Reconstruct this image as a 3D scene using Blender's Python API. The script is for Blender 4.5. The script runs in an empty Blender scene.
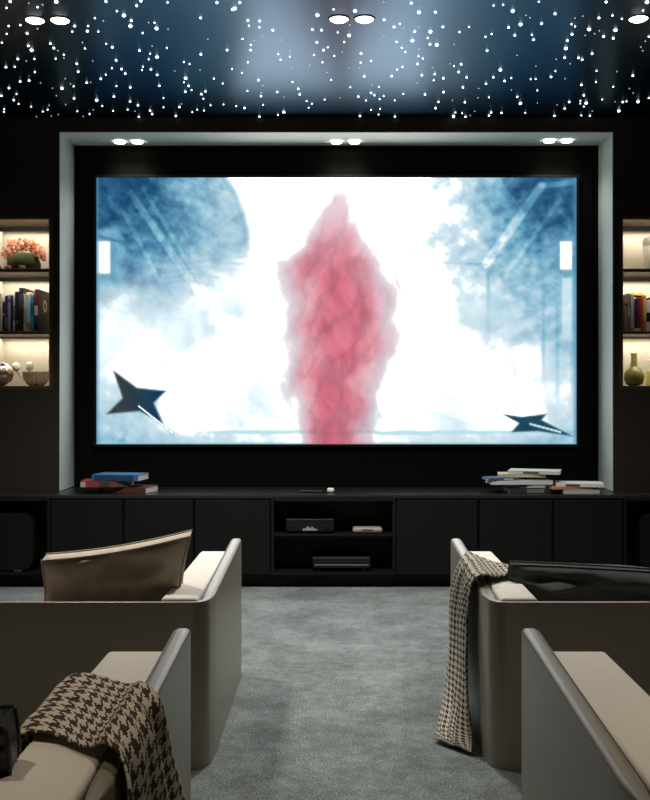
import bpy, bmesh, math, random
import numpy as np
from mathutils import Vector, Matrix, noise as mnoise
R = math.radians
C = bpy.context.scene.collection
rnd = random.Random(7)
EYE = 1.25           # camera height; camera stands at x=0, y=0 and looks along +y
F = 1000.0

def lin(c):
    return tuple(((v/255)/12.92 if v/255 <= .04045 else ((v/255+.055)/1.055)**2.4) for v in c)

# ------------------------------------------------------------------ materials
def mat(name, col, rough=.6, metal=0, spec=.5, var=0, vscale=8, bump=0, bscale=60, emit=None, estr=0, sheen=0, coat=0, srgb=True, trans=0, stretch=None):
    m = bpy.data.materials.new(name); m.use_nodes = True
    nt = m.node_tree; b = nt.nodes['Principled BSDF']
    c = lin(col) if srgb else col
    b.inputs['Base Color'].default_value = (*c, 1)
    b.inputs['Roughness'].default_value = rough
    b.inputs['Metallic'].default_value = metal
    b.inputs['Specular IOR Level'].default_value = spec
    b.inputs['Sheen Weight'].default_value = sheen
    b.inputs['Coat Weight'].default_value = coat
    b.inputs['Transmission Weight'].default_value = trans
    if emit:
        b.inputs['Emission Color'].default_value = (*emit, 1)
        b.inputs['Emission Strength'].default_value = estr
    tc = nt.nodes.new('ShaderNodeTexCoord')
    src = tc.outputs['Object']
    if stretch:
        mp = nt.nodes.new('ShaderNodeMapping'); mp.inputs['Scale'].default_value = stretch
        nt.links.new(src, mp.inputs[0]); src = mp.outputs[0]
    if var:
        n = nt.nodes.new('ShaderNodeTexNoise'); n.inputs['Scale'].default_value = vscale; n.inputs['Detail'].default_value = 6
        nt.links.new(src, n.inputs['Vector'])
        mx = nt.nodes.new('ShaderNodeMix'); mx.data_type = 'RGBA'
        mx.inputs[6].default_value = (*[v*(1-var) for v in c], 1); mx.inputs[7].default_value = (*[min(1, v*(1+var)) for v in c], 1)
        nt.links.new(n.outputs['Fac'], mx.inputs[0]); nt.links.new(mx.outputs[2], b.inputs['Base Color'])
    if bump:
        n2 = nt.nodes.new('ShaderNodeTexNoise'); n2.inputs['Scale'].default_value = bscale; n2.inputs['Detail'].default_value = 4
        nt.links.new(src, n2.inputs['Vector'])
        bp = nt.nodes.new('ShaderNodeBump'); bp.inputs['Strength'].default_value = bump; bp.inputs['Distance'].default_value = .004
        nt.links.new(n2.outputs['Fac'], bp.inputs['Height']); nt.links.new(bp.outputs[0], b.inputs['Normal'])
    return m

M = {}
M['wall'] = mat('dark_wall', (50, 44, 35), .62, var=.15, vscale=2, spec=.3)
M['sidewall'] = mat('side_wall', (48, 46, 42), .8, spec=.2)
M['felt'] = mat('black_felt', (17, 17, 14), .95, spec=.1)
M['reveal'] = mat('reveal_paint', (216, 224, 215), .7, spec=.2)
M['ceil'] = mat('star_ceiling', (.02, .06, .095), .3, metal=1, srgb=False)
M['ceil'].node_tree.nodes['Principled BSDF'].inputs['Specular Tint'].default_value = (.84, .86, .9, 1)
M['carpet'] = None
M['counter'] = mat('counter_lacquer', (24, 27, 30), .3, spec=.7)
M['door'] = mat('door_lacquer', (15, 15, 12), .55, spec=.25, var=.08, vscale=3, stretch=(1, 1, 6))
M['carcass'] = mat('carcass_lacquer', (10, 10, 10), .6, spec=.3)
M['leather'] = mat('taupe_leather', (141, 133, 117), .33, spec=.7, bump=.08, bscale=260)
M['piping'] = mat('dark_piping', (58, 54, 48), .5)
M['linen'] = mat('oatmeal_fabric', (226, 219, 205), .92, spec=.15, var=.06, vscale=180, bump=.35, bscale=420, sheen=.15)
M['seatfab'] = mat('seat_fabric', (168, 160, 146), .95, spec=.15, bump=.3, bscale=400)
M['pillow'] = mat('beige_satin', (204, 188, 168), .75, spec=.3, bump=.5, bscale=14, var=.08, vscale=5)
M['pillowpipe'] = mat('beige_cord', (176, 160, 138), .7)
M['blackvelvet'] = mat('black_velvet', (84, 89, 86), 1, spec=.0, bump=.9, bscale=18)
M['blackleather'] = mat('black_leather', (20, 22, 24), .4, spec=.5, bump=.3, bscale=30)
M['blackmetal'] = mat('black_metal', (18, 18, 18), .45, metal=.2)
M['niche'] = mat('niche_lining', (156, 148, 132), .75, spec=.2)
M['shelf'] = mat('shelf_board', (74, 58, 44), .6, spec=.3, var=.15, vscale=5, stretch=(1, 8, 8))
M['led'] = mat('led', (255, 240, 214), emit=(1, .84, .6), estr=6)
M['lamp'] = mat('lamp_glass', (255, 255, 250), emit=(1, .97, .9), estr=9)
M['star'] = mat('star_tip', (255, 255, 255), emit=(.86, .95, 1), estr=5)
M['star_dim'] = mat('star_tip_dim', (255, 255, 255), emit=(.8, .93, 1), estr=1.2)
M['paper'] = mat('paper', (222, 218, 205), .9, spec=.1, var=.08, vscale=90, stretch=(.2, .2, 6))
M['chrome'] = mat('bronze_silver', (190, 170, 150), .22, metal=.9, var=.3, vscale=14, bump=.6, bscale=24)
M['whitecer'] = mat('white_ceramic', (225, 220, 205), .5, var=.05, vscale=30)
M['greycer'] = mat('speckled_glaze', (150, 146, 134), .6, var=.4, vscale=90)
M['olive'] = mat('olive_glaze', (122, 122, 52), .3, var=.3, vscale=40, bump=.4, bscale=60)
M['moss'] = mat('moss_green', (66, 74, 26), .8, var=.35, vscale=40, bump=.6, bscale=60)
M['coral'] = mat('coral_petal', (232, 148, 112), .7, var=.2, vscale=30)
M['coral2'] = mat('pale_petal', (244, 196, 160), .7)
M['bud'] = mat('white_bud', (235, 232, 205), .55)
M['budgreen'] = mat('stem_green', (120, 140, 70), .6)
M['pinkwax'] = mat('pink_wax', (220, 150, 120), .5)
M['ribglass'] = mat('smoky_glass', (196, 182, 158), .2, var=.1, trans=.6)
M['device'] = mat('device_black', (17, 17, 18), .4, spec=.5)
M['device2'] = mat('device_face', (26, 26, 27), .35, metal=.3)
M['silver'] = mat('silver_mark', (190, 188, 180), .35, metal=.5)
M['beige'] = mat('beige_plastic', (158, 143, 126), .5)
def colmat(c, r=.6):
    k = 'c%d_%d_%d' % c
    if k not in M: M[k] = mat('cover_%d_%d_%d' % c, c, r, spec=.35)
    return M[k]

def carpet_mat():
    m = bpy.data.materials.new('grey_carpet'); m.use_nodes = True
    nt = m.node_tree; b = nt.nodes['Principled BSDF']; L = nt.links.new
    b.inputs['Roughness'].default_value = .97; b.inputs['Specular IOR Level'].default_value = .1
    b.inputs['Sheen Weight'].default_value = .1
    tc = nt.nodes.new('ShaderNodeTexCoord')
    n1 = nt.nodes.new('ShaderNodeTexNoise'); n1.inputs['Scale'].default_value = 3.2; n1.inputs['Detail'].default_value = 8; n1.inputs['Roughness'].default_value = .68
    n2 = nt.nodes.new('ShaderNodeTexNoise'); n2.inputs['Scale'].default_value = 140; n2.inputs['Detail'].default_value = 3
    n3 = nt.nodes.new('ShaderNodeTexNoise'); n3.inputs['Scale'].default_value = 22; n3.inputs['Detail'].default_value = 5
    for n in (n1, n2, n3): L(tc.outputs['Object'], n.inputs['Vector'])
    r = nt.nodes.new('ShaderNodeValToRGB'); r.color_ramp.elements[0].position = .34; r.color_ramp.elements[1].position = .68
    r.color_ramp.elements[0].color = (*lin((101, 107, 105)), 1); r.color_ramp.elements[1].color = (*lin((143, 151, 148)), 1)
    L(n1.outputs['Fac'], r.inputs[0])
    r2 = nt.nodes.new('ShaderNodeValToRGB'); r2.color_ramp.elements[0].position = .3; r2.color_ramp.elements[1].position = .7
    r2.color_ramp.elements[0].color = (.36, .36, .36, 1); r2.color_ramp.elements[1].color = (1.5, 1.5, 1.5, 1)
    L(n2.outputs['Fac'], r2.inputs[0])
    r3 = nt.nodes.new('ShaderNodeValToRGB'); r3.color_ramp.elements[0].position = .35; r3.color_ramp.elements[1].position = .65
    r3.color_ramp.elements[0].color = (.82, .82, .82, 1); r3.color_ramp.elements[1].color = (1.1, 1.1, 1.1, 1)
    L(n3.outputs['Fac'], r3.inputs[0])
    mx = nt.nodes.new('ShaderNodeMix'); mx.data_type = 'RGBA'; mx.blend_type = 'MULTIPLY'; mx.inputs[0].default_value = 1
    L(r.outputs[0], mx.inputs[6]); L(r2.outputs[0], mx.inputs[7])
    mx2 = nt.nodes.new('ShaderNodeMix'); mx2.data_type = 'RGBA'; mx2.blend_type = 'MULTIPLY'; mx2.inputs[0].default_value = 1
    L(mx.outputs[2], mx2.inputs[6]); L(r3.outputs[0], mx2.inputs[7])
    L(mx2.outputs[2], b.inputs['Base Color'])
    bp = nt.nodes.new('ShaderNodeBump'); bp.inputs['Strength'].default_value = .6; bp.inputs['Distance'].default_value = .006
    L(n2.outputs['Fac'], bp.inputs['Height']); L(bp.outputs[0], b.inputs['Normal'])
    return m
M['carpet'] = carpet_mat()

def houndstooth(name, period, dark, light):
    m = bpy.data.materials.new(name); m.use_nodes = True
    nt = m.node_tree; b = nt.nodes['Principled BSDF']; L = nt.links.new
    b.inputs['Roughness'].default_value = .95; b.inputs['Specular IOR Level'].default_value = .1
    uv = nt.nodes.new('ShaderNodeUVMap'); sep = nt.nodes.new('ShaderNodeSeparateXYZ'); 
    wob = nt.nodes.new('ShaderNodeTexNoise'); wob.inputs['Scale'].default_value = 40
    L(uv.outputs[0], wob.inputs['Vector'])
    ad = nt.nodes.new('ShaderNodeVectorMath'); ad.operation = 'MULTIPLY_ADD'; ad.inputs[1].default_value = (.004,)*3
    L(wob.outputs['Color'], ad.inputs[0]); L(uv.outputs[0], ad.inputs[2])
    L(ad.outputs[0], sep.inputs[0])
    def mth(op, a, bb=None):
        n = nt.nodes.new('ShaderNodeMath'); n.operation = op
        for i, v in enumerate((a, bb)):
            if v is None: continue
            if isinstance(v, (int, float)): n.inputs[i].default_value = v
            else: L(v, n.inputs[i])
        return n.outputs[0]
    a = mth('FLOOR', mth('MULTIPLY', sep.outputs[0], 8/period)); c = mth('FLOOR', mth('MULTIPLY', sep.outputs[1], 8/period))
    wa = mth('LESS_THAN', mth('FLOORED_MODULO', a, 8), 4); we = mth('LESS_THAN', mth('FLOORED_MODULO', c, 8), 4)
    tw = mth('LESS_THAN', mth('FLOORED_MODULO', mth('ADD', a, c), 4), 2)
    v = mth('ADD', mth('MULTIPLY', tw, wa), mth('MULTIPLY', mth('SUBTRACT', 1, tw), we))
    mx = nt.nodes.new('ShaderNodeMix'); mx.data_type = 'RGBA'
    mx.inputs[6].default_value = (*lin(light), 1); mx.inputs[7].default_value = (*lin(dark), 1)
    L(v, mx.inputs[0]); L(mx.outputs[2], b.inputs['Base Color'])
    n2 = nt.nodes.new('ShaderNodeTexNoise'); n2.inputs['Scale'].default_value = 500
    L(uv.outputs[0], n2.inputs['Vector'])
    bp = nt.nodes.new('ShaderNodeBump'); bp.inputs['Strength'].default_value = .6; bp.inputs['Distance'].default_value = .003
    L(n2.outputs['Fac'], bp.inputs['Height']); L(bp.outputs[0], b.inputs['Normal'])
    return m

# ------------------------------------------------------------------ mesh helpers
def box(bm, x0, x1, y0, y1, z0, z1, bev=0, seg=3):
    b2 = bmesh.new()
    vs = [b2.verts.new((x, y, z)) for x in (x0, x1) for y in (y0, y1) for z in (z0, z1)]
    for f in ((0,1,3,2),(4,6,7,5),(0,4,5,1),(2,3,7,6),(0,2,6,4),(1,5,7,3)):
        b2.faces.new([vs[i] for i in f])
    if bev:
        bmesh.ops.bevel(b2, geom=b2.edges[:], offset=bev, segments=seg, affect='EDGES', profile=.5)
    bmesh.ops.recalc_face_normals(b2, faces=b2.faces[:])
    me = bpy.data.meshes.new('t'); b2.to_mesh(me); b2.free()
    bm.from_mesh(me); bpy.data.meshes.remove(me)

def tube(bm, pts, r, n=8, closed=False, cap=True):
    pts = [Vector(p) for p in pts]; N = len(pts); rings = []
    for i, p in enumerate(pts):
        a = pts[(i-1) % N] if (closed or i > 0) else p
        b = pts[(i+1) % N] if (closed or i < N-1) else p
        t = (b-a).normalized()
        up = Vector((0, 0, 1)) if abs(t.z) < .9 else Vector((0, 1, 0))
        s = t.cross(up).normalized(); u = s.cross(t)
        rr = r(i/(N-1)) if callable(r) else r
        rings.append([bm.verts.new(p + s*rr*math.cos(2*math.pi*k/n) + u*rr*math.sin(2*math.pi*k/n)) for k in range(n)])
    for i in range(N if closed else N-1):
        A, B = rings[i], rings[(i+1) % N]
        for k in range(n): bm.faces.new((A[k], A[(k+1) % n], B[(k+1) % n], B[k]))
    if cap and not closed:
        bm.faces.new(rings[0][::-1]); bm.faces.new(rings[-1])

def lathe(bm, prof, n=32, c=(0, 0, 0), rib=0, nr=0):
    rings = []
    for r, z in prof:
        rings.append([bm.verts.new((c[0]+(r*(1+rib*math.cos(nr*2*math.pi*k/n)))*math.cos(2*math.pi*k/n), c[1]+(r*(1+rib*math.cos(nr*2*math.pi*k/n)))*math.sin(2*math.pi*k/n), c[2]+z)) for k in range(n)])
    for A, B in zip(rings, rings[1:]):
        for k in range(n): bm.faces.new((A[k], A[(k+1) % n], B[(k+1) % n], B[k]))
    bm.faces.new(rings[0][::-1]); bm.faces.new(rings[-1])

def obj(name, bm, m, parent=None, smooth=35, solid=None, recalc=True, sub=0):
    if recalc: bmesh.ops.recalc_face_normals(bm, faces=bm.faces[:])
    me = bpy.data.meshes.new(name); bm.to_mesh(me); bm.free()
    o = bpy.data.objects.new(name, me); C.objects.link(o)
    if m: me.materials.append(m)
    if smooth:
        for p in me.polygons: p.use_smooth = True
        if smooth < 180: me.set_sharp_from_angle(angle=R(smooth))
    if parent: o.parent = parent
    if solid:
        s = o.modifiers.new('s', 'SOLIDIFY'); s.thickness = solid; s.offset = 0
    if sub:
        s = o.modifiers.new('d', 'SUBSURF'); s.levels = sub; s.render_levels = sub
    return o
def bx(name, m, parent, *a, **k):
    bm = bmesh.new(); box(bm, *a, **k); return obj(name, bm, m, parent)
def tag(o, label, cat, group=None, kind=None):
    o['label'] = label; o['category'] = cat
    if group: o['group'] = group
    if kind: o['kind'] = kind
    return o
def thing(name, label, cat, loc=(0, 0, 0), rot=(0, 0, 0), group=None):
    o = bpy.data.objects.new(name, None); C.objects.link(o); o.location = loc; o.rotation_euler = rot
    o.empty_display_size = .05
    return tag(o, label, cat, group)
def struct(o): o['kind'] = 'structure'; return o

# ------------------------------------------------------------------ room shell
WF, WB = 6.53, 6.90            # wall plane and back of the screen alcove
CZ = 3.03                      # ceiling
AX0, AX1, AZ1 = -1.806, 1.809, 2.935
NX0, NX1 = 1.869, 2.335        # niches (mirrored)
NZ0, NZ1, ND = 1.276, 2.367, 7.0
SX, BY = 2.95, -1.6

bm = bmesh.new(); box(bm, -SX, SX, BY, 7.2, -.1, 0)
o = struct(obj('floor', bm, M['carpet']))
bm = bmesh.new(); box(bm, -SX, SX, BY, 7.2, CZ, CZ+.12)
struct(obj('ceiling', bm, M['ceil']))
bm = bmesh.new(); box(bm, -SX-.1, -SX, BY, 7.2, 0, CZ); struct(obj('wall_left', bm, M['sidewall']))
bm = bmesh.new(); box(bm, SX, SX+.1, BY, 7.2, 0, CZ); struct(obj('wall_right', bm, M['sidewall']))
bm = bmesh.new(); box(bm, -SX, SX, BY-.1, BY, 0, CZ); struct(obj('wall_rear', bm, M['sidewall']))
# front wall built from blocks around alcove and niches
bm = bmesh.new()
for (x0, x1, z0, z1) in ((-SX, -NX1, 0, CZ), (-NX1, -NX0+.01, 0, NZ0-.012), (-NX1, -NX0+.01, NZ1+.012, CZ), (-NX0+.01, AX0, 0, CZ),
                         (AX0, AX1, AZ1, CZ), (AX1, NX0-.01, 0, CZ), (NX0-.01, NX1, 0, NZ0-.012), (NX0-.01, NX1, NZ1+.012, CZ), (NX1, SX, 0, CZ)):
    box(bm, x0, x1, WF, 7.1, z0, z1)
box(bm, -SX, SX, 7.1, 7.2, 0, CZ); box(bm, AX0, AX1, WB, 7.1, 0, AZ1)
struct(obj('wall_front', bm, M['wall'], smooth=0))
# light grey reveal lining the alcove
bm = bmesh.new()
box(bm, AX0+.0002, AX0+.004, WF-.001, WB, .59, AZ1-.0002); box(bm, AX1-.004, AX1-.0002, WF-.001, WB, .59, AZ1-.0002)
box(bm, AX0+.004, AX1-.004, WF-.001, WB, AZ1-.004, AZ1-.0002)
struct(obj('trim_1', bm, M['reveal'], smooth=0))
bm = bmesh.new(); box(bm, AX0+.0042, AX1-.0042, WB-.02, WB, .59, AZ1-.0042)
box(bm, AX0+.05, AX1-.05, WB-.035, WB-.02, .59, AZ1-.05, bev=.004, seg=1)
struct(obj('trim_2', bm, M['felt'], smooth=0))

# ------------------------------------------------------------------ niches
def niche(side, n):
    s = side
    def X(a, b): return (min(s*a, s*b), max(s*a, s*b))
    bm = bmesh.new()
    x0, x1 = X(NX0, NX1)
    box(bm, x0, x1, ND-.012, ND, NZ0, NZ1)
    a0, a1 = X(NX1-.012, NX1); box(bm, a0, a1, WF+.02, ND-.012, NZ0, NZ1)
    a0, a1 = X(NX0, NX0+.012); box(bm, a0, a1, WF+.02, ND-.012, NZ0, NZ1)
    struct(obj('trim_%d' % n, bm, M['niche'], smooth=0))
    bm = bmesh.new()           # dark frame
    a0, a1 = X(NX0-.022, NX0); box(bm, a0, a1, WF-.004, WF+.03, NZ0-.022, NZ1+.022)
    a0, a1 = X(NX1, NX1+.022); box(bm, a0, a1, WF-.004, WF+.03, NZ0-.022, NZ1+.022)
    box(bm, x0, x1, WF-.004, WF+.03, NZ0-.022, NZ0); box(bm, x0, x1, WF-.004, WF+.03, NZ1, NZ1+.022)
    struct(obj('trim_%d' % (n+1), bm, M['shelf'], smooth=0))
    bm = bmesh.new()
    box(bm, x0, x1, WF+.02, ND, NZ0-.012, NZ0); box(bm, x0, x1, WF+.02, ND, NZ1, NZ1+.012)
    struct(obj('trim_%d' % (n+2), bm, M['shelf'], smooth=0))
    names = {-1: 'left', 1: 'right'}
    rows = ((2.022, 2.043, 'upper'), (1.616, 1.635, 'lower'))
    for z0, z1, w in rows:
        what = {(-1, 'upper'): 'dark shelf board under the coral flower planter', (-1, 'lower'): 'dark shelf board carrying the books left of the screen',
                (1, 'upper'): 'dark shelf board under the white pot', (1, 'lower'): 'dark shelf board carrying the books right of the screen'}[(s, w)]
        t = thing('shelf', what, 'shelf', (0, 0, 0), group='niche shelf boards')
        bx('board', M['shelf'], t, x0+.013, x1-.013, WF+.004, ND-.012, z0, z1, bev=.002, seg=1)
    for z, w, cl in ((NZ1, 'top', 'flower planter' if s < 0 else 'white pot'), (2.022, 'middle', 'row of books'), (1.616, 'bottom', 'ribbed glass bowl' if s < 0 else 'olive vase')):
        t = thing('led_strip', 'warm lit strip above the %s %s of the screen' % (cl, names[s]), 'light strip', (s*(NX0+NX1)/2, 6.93, z), group='shelf light strips')
        hw = (NX1-NX0)/2-.016
        lip = .026 if w != 'bottom' else .0125
        bx('lip', M['carcass'], t, -hw, hw, -.05, -.042, -lip, -.0005)
        bx('diffuser', M['led'], t, -hw, hw, -.03, .0, -.008, -.0005)
        ld = bpy.data.lights.new('niche_led', 'AREA'); ld.shape = 'RECTANGLE'; ld.size = hw*1.9; ld.size_y = .03
        ld.energy = 1.7; ld.color = (1, .94, .83)
        lo = bpy.data.objects.new('niche_led_light', ld); C.objects.link(lo); lo.parent = t; lo.location = (0, -.012, -.011)
        lo.rotation_euler = (R(-6), 0, 0)
        ld = bpy.data.lights.new('niche_front_fill', 'AREA'); ld.shape = 'RECTANGLE'; ld.size = hw*1.9; ld.size_y = .015; ld.energy = 1.3; ld.color = (1, .92, .8)  # added fill light with no visible strip, brightens the fronts of the shelf contents
        lo = bpy.data.objects.new('niche_front_fill_light', ld); C.objects.link(lo); lo.parent = t; lo.location = (0, -.36, -.012)
        lo.rotation_euler = (R(42), 0, 0)
niche(-1, 3); niche(1, 6)

# ------------------------------------------------------------------ the screen
def vnoise(x, y, seed):
    rs = np.random.RandomState(seed); T = rs.rand(257, 257)
    xi = np.floor(x).astype(int); yi = np.floor(y).astype(int); fx = x-xi; fy = y-yi
    fx = fx*fx*(3-2*fx); fy = fy*fy*(3-2*fy); xi %= 256; yi %= 256
    return (T[yi, xi]*(1-fx)+T[yi, xi+1]*fx)*(1-fy)+(T[yi+1, xi]*(1-fx)+T[yi+1, xi+1]*fx)*fy
def fbm(x, y, seed, o=5):
    v = 0; a = .5
    for i in range(o):
        t = .6+i*1.1; v = v+a*vnoise((x*math.cos(t)-y*math.sin(t))*2**i+500, (x*math.sin(t)+y*math.cos(t))*2**i+500, seed+i); a *= .5
    return v
def ss(a, b, v):
    t = np.clip((v-a)/(b-a), 0, 1); return t*t*(3-2*t)

def picture(x, y):
    """colour of the film still at picture coordinates x 97..576, y 178..444 (sRGB 0..255) and brightness of the glow"""
    H = x.shape
    col = np.ones(H+(3,))*np.array((250., 253., 255.))
    def mix(c, a):
        nonlocal col
        a = np.clip(a, 0, 1)[..., None]; col = col*(1-a)+np.array(c, float)*a if not isinstance(c, np.ndarray) else col*(1-a)+c*a
    n1 = fbm(x/26, y/26, 1); n2 = fbm(x/7, y/7, 11); n3 = fbm((x+y*.6)/40, (y-x*.5)/9, 21)
    n4 = fbm((x-y*.6)/40, (y+x*.5)/9, 31)
    def blue(v):
        v = np.clip(v, 0, 1)[..., None]
        a = np.array((14, 62, 104.)); b = np.array((92, 158, 190.)); c = np.array((214, 236, 244.))
        return np.where(v < .5, a+(b-a)*v*2, b+(c-b)*(v-.5)*2)
    # left vault
    ry = np.where(y > 178, (y-300)/122, 0)
    edge = 247-18*ss(240, 178, y)-.0*x
    edge = np.where(y < 258, 205+48*np.sqrt(np.clip(1-((y-262)/96)**2, 0, 1)), 250-(y-258)*2.2)
    edge = np.where(y < 262, edge, 253)
    sw = 4+55*ss(235, 300, y)
    a = ss(sw, -sw, x-edge+sw*.4)*ss(335, 245, y+(n1-.5)*50+ .12*(x-97))
    v = -.34+(n1*.45+n2*.55)*.95+.42*n3+.30*ss(97, 250, x)+.10*ss(200, 320, y)-.30*ss(150, 97, x)*ss(240, 178, y)
    for (x0, y0, x1, y1, w, k) in ((120, 178, 178, 262, 5, .25), (150, 200, 205, 290, 3, .15), (112, 190, 150, 262, 3, .12)):
        d = np.abs((x-x0)*(y1-y0)-(y-y0)*(x1-x0))/math.hypot(x1-x0, y1-y0); v = v+k*ss(w, w*.4, d)
    v = v-.12*ss(4, 0, np.abs(x-edge+6))
    for k in range(5):
        v = v-.10*ss(2.2, .6, np.abs(y-(262+k*7+np.sin(x/9+k)*2)))*ss(.45, .6, n2+.1)*ss(150, 175, x)
    v = v-.42*ss(185, 98, x)*ss(245, 178, y)-.05
    v = np.maximum(v, .02+.9*(n2-.28)*n1+.25*np.maximum(n3-.45, 0))
    mix(blue(v), a*(.96-.40*ss(150, 245, x)))
    # left window bay
    d = ss(128, 118, x)*ss(226, 232, y)*ss(300, 270, y)
    mix(blue(.62+.3*(n2-.5)), d*.8)
    mix((236, 248, 252), ss(112, 109, x)*ss(240, 243, y)*ss(276, 272, y))
    mix(blue(.42+.2*n2), ss(3, 1.2, np.abs(x-114))*ss(232, 236, y)*ss(292, 270, y)*.6)
    mix(blue(.32+0*x), ss(2.4, .8, np.abs(y-236+(x-97)*-.25))*ss(130, 124, x)*.7)
    # right vault
    edge = 424-16*ss(178, 250, y)+(n1-.5)*44+ss(280, 340, y)*50
    a = ss(-12, 45, x-edge)*ss(385, 238, y+(n1-.5)*70-.22*(x-480))
    v = -.36+(n1*.45+n2*.55)*1.0+.40*n4+.42*ss(565, 400, x)+.16*ss(220, 340, y)-.12*ss(510, 576, x)*ss(240, 180, y)
    v = v+.22-.62*ss(455, 572, x)*ss(300, 190, y)
    v = np.maximum(v, .02+.9*(n2-.28)*n1+.25*np.maximum(n4-.45, 0))
    for (x0, y0, x1, y1, w, k) in ((486, 264, 541, 186, 6, .34), (541, 186, 576, 182, 4, .2), (428, 262, 486, 265, 2, -.16), (505, 275, 560, 200, 3, .14)):
        L2 = math.hypot(x1-x0, y1-y0); t = np.clip(((x-x0)*(x1-x0)+(y-y0)*(y1-y0))/L2**2, 0, 1)
        d = np.hypot(x-x0-t*(x1-x0), y-y0-t*(y1-y0)); v = v+k*ss(w, w*.4, d)
    mix(blue(v), a*(.93-.45*ss(520, 430, x)))
    for (xx, y0, y1, al) in ((488, 268, 350, .45), (543, 240, 400, .4), (557, 240, 410, .45), (572, 230, 420, .35)):
        mix(blue(.55+.3*(n2-.5)), al*ss(3, .8, np.abs(x-xx))*ss(y0, y0+8, y)*ss(y1, y1-60, y))
    mix(blue(.66+.5*(n2-.5)), ss(538, 548, x)*ss(225, 240, y)*ss(430, 300, y)*.55)
    mix((236, 248, 253), ss(558, 561, x)*ss(573, 570, x)*ss(240, 243, y)*ss(272, 268, y))
    mix((232, 246, 252), ss(560, 563, x)*ss(573, 570, x)*ss(276, 280, y)*ss(350, 320, y)*.7)
    # mist low down, floor lines, rocks
    m = ss(350, 420, y)
    mix(blue(.86+.3*(n3-.5)), m*.28*ss(.42, .6, n1))
    mix(blue(.55+.5*(n2-.4)), ss(428, 441, y)*(.55*ss(330, 120, x)+.5*ss(360, 560, x)))
    mix((150, 214, 226), ss(3, 1, np.abs(y-432-(n1-.5)*5))*.5*ss(180, 240, x))
    mix(blue(.66+.6*(n2-.5)), ss(150, 100, x+(y-360)*-.5+(n1-.5)*60)*ss(352, 420, y)*.55)
    mix(blue(.6+.6*(n2-.5)), ss(515, 575, x)*ss(380, 440, y)*.5)
    mix(blue(.9+.2*(n1-.5)), (.5*ss(.40, .62, fbm(x/48, y/60, 91))*ss(300, 240, x)+.6*ss(.38, .6, fbm(x/50, y/44, 95))*ss(400, 470, x))*ss(265, 320, y))
    # outer rim of blue
    mix(blue(.45+0*x), ss(101, 97, x)*.7); mix(blue(.4+0*x), ss(571, 576, x)*.75)
    mix(blue(.62+0*x), ss(441, 444, y)*.6)
    # a rising plume of coral red smoke in the middle of the mist
    yy = [186, 205, 225, 246, 262, 290, 330, 350, 372, 400, 430, 446]
    hw = [5, 11, 19, 30, 43, 51, 50, 46, 42, 38, 34, 32]
    w = np.interp(y, yy, hw)
    cx = 338+5*np.sin(y/23.)+3*np.sin(y/9.)
    q = (np.abs(x-cx)+(fbm(x/18, y/26, 61)-.5)*24)/np.maximum(w, .1)
    al = ss(1.35, .25, q)*(.25+.75*ss(180, 290, y))*ss(182, 200, y)
    sm = fbm((x+np.sin(y/14)*9)/11, (y+np.sin(x/12)*12)/22, 71)
    cr = np.stack([236-56*sm, 126-70*sm+30*ss(260, 200, y), 142-62*sm+30*ss(260, 200, y)], -1)
    mix(cr, al*.84)
    st = ss(.12, .02, np.abs(fbm((x+y*.3)/20, (y-x*.2)/34, 81)-.5))
    mix((110, 92, 112), al*st*.2)
    mix((150, 160, 176), ss(.3, .0, np.abs(q-.95))*ss(235, 290, y)*.22)
    # dark four pointed blades
    def poly(pts, sc=1):
        ins = np.ones(H, bool)*False; xj, yj = pts[-1]
        dmin = np.full(H, 1e9)
        for (xi, yi) in pts:
            cond = ((yi > y) != (yj > y)) & (x < (xj-xi)*(y-yi)/((yj-yi) if yj != yi else 1e-6)+xi)
            ins ^= cond
            L2 = (xj-xi)**2+(yj-yi)**2; t = np.clip(((x-xi)*(xj-xi)+(y-yi)*(yj-yi))/L2, 0, 1)
            dmin = np.minimum(dmin, np.hypot(x-xi-t*(xj-xi), y-yi-t*(yj-yi))); xj, yj = xi, yi
        return ss(-sc, sc, np.where(ins, dmin, -dmin))
    pA = poly([(114, 371), (137, 388), (166, 391), (154, 403), (163, 423), (140, 411), (107, 414), (123, 398)], 1.5)
    sh = ss(118, 166, x)
    mix(np.stack([52-30*sh, 54-4*sh+18*n2, 66+30*sh], -1), pA)
    for (x0, y0, x1, y1, wd) in ((139, 406, 173, 433, .5),):
        L2 = math.hypot(x1-x0, y1-y0); t = np.clip(((x-x0)*(x1-x0)+(y-y0)*(y1-y0))/L2**2, 0, 1)
        d = np.hypot(x-x0-t*(x1-x0), y-y0-t*(y1-y0)); mix((96, 138, 166), ss(wd+1.2, wd, d)*ss(150, 158, x)); mix((236, 246, 250), ss(1.1, .2, d))
    pB = poly([(502, 414), (520, 417), (546, 414), (541, 420), (572, 436), (538, 431), (511, 432), (519, 423)], 1.2)
    mix(np.stack([28+0*x, 62+20*n2, 84+20*n2], -1), pB)
    t = np.clip(((x-530)*30+(y-424)*8)/964, 0, 1); d = np.hypot(x-530-t*30, y-424-t*8)
    mix((236, 246, 250), ss(1.5, .5, d)*.9)
    col = np.clip(col, 0, 255)/255
    L = np.where(col <= .04045, col/12.92, ((col+.055)/1.055)**2.4)
    lum = L.mean(-1)
    return L*(1+3.0*np.clip((lum-.72)/.25, 0, 1)**3.2)[..., None]

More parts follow.
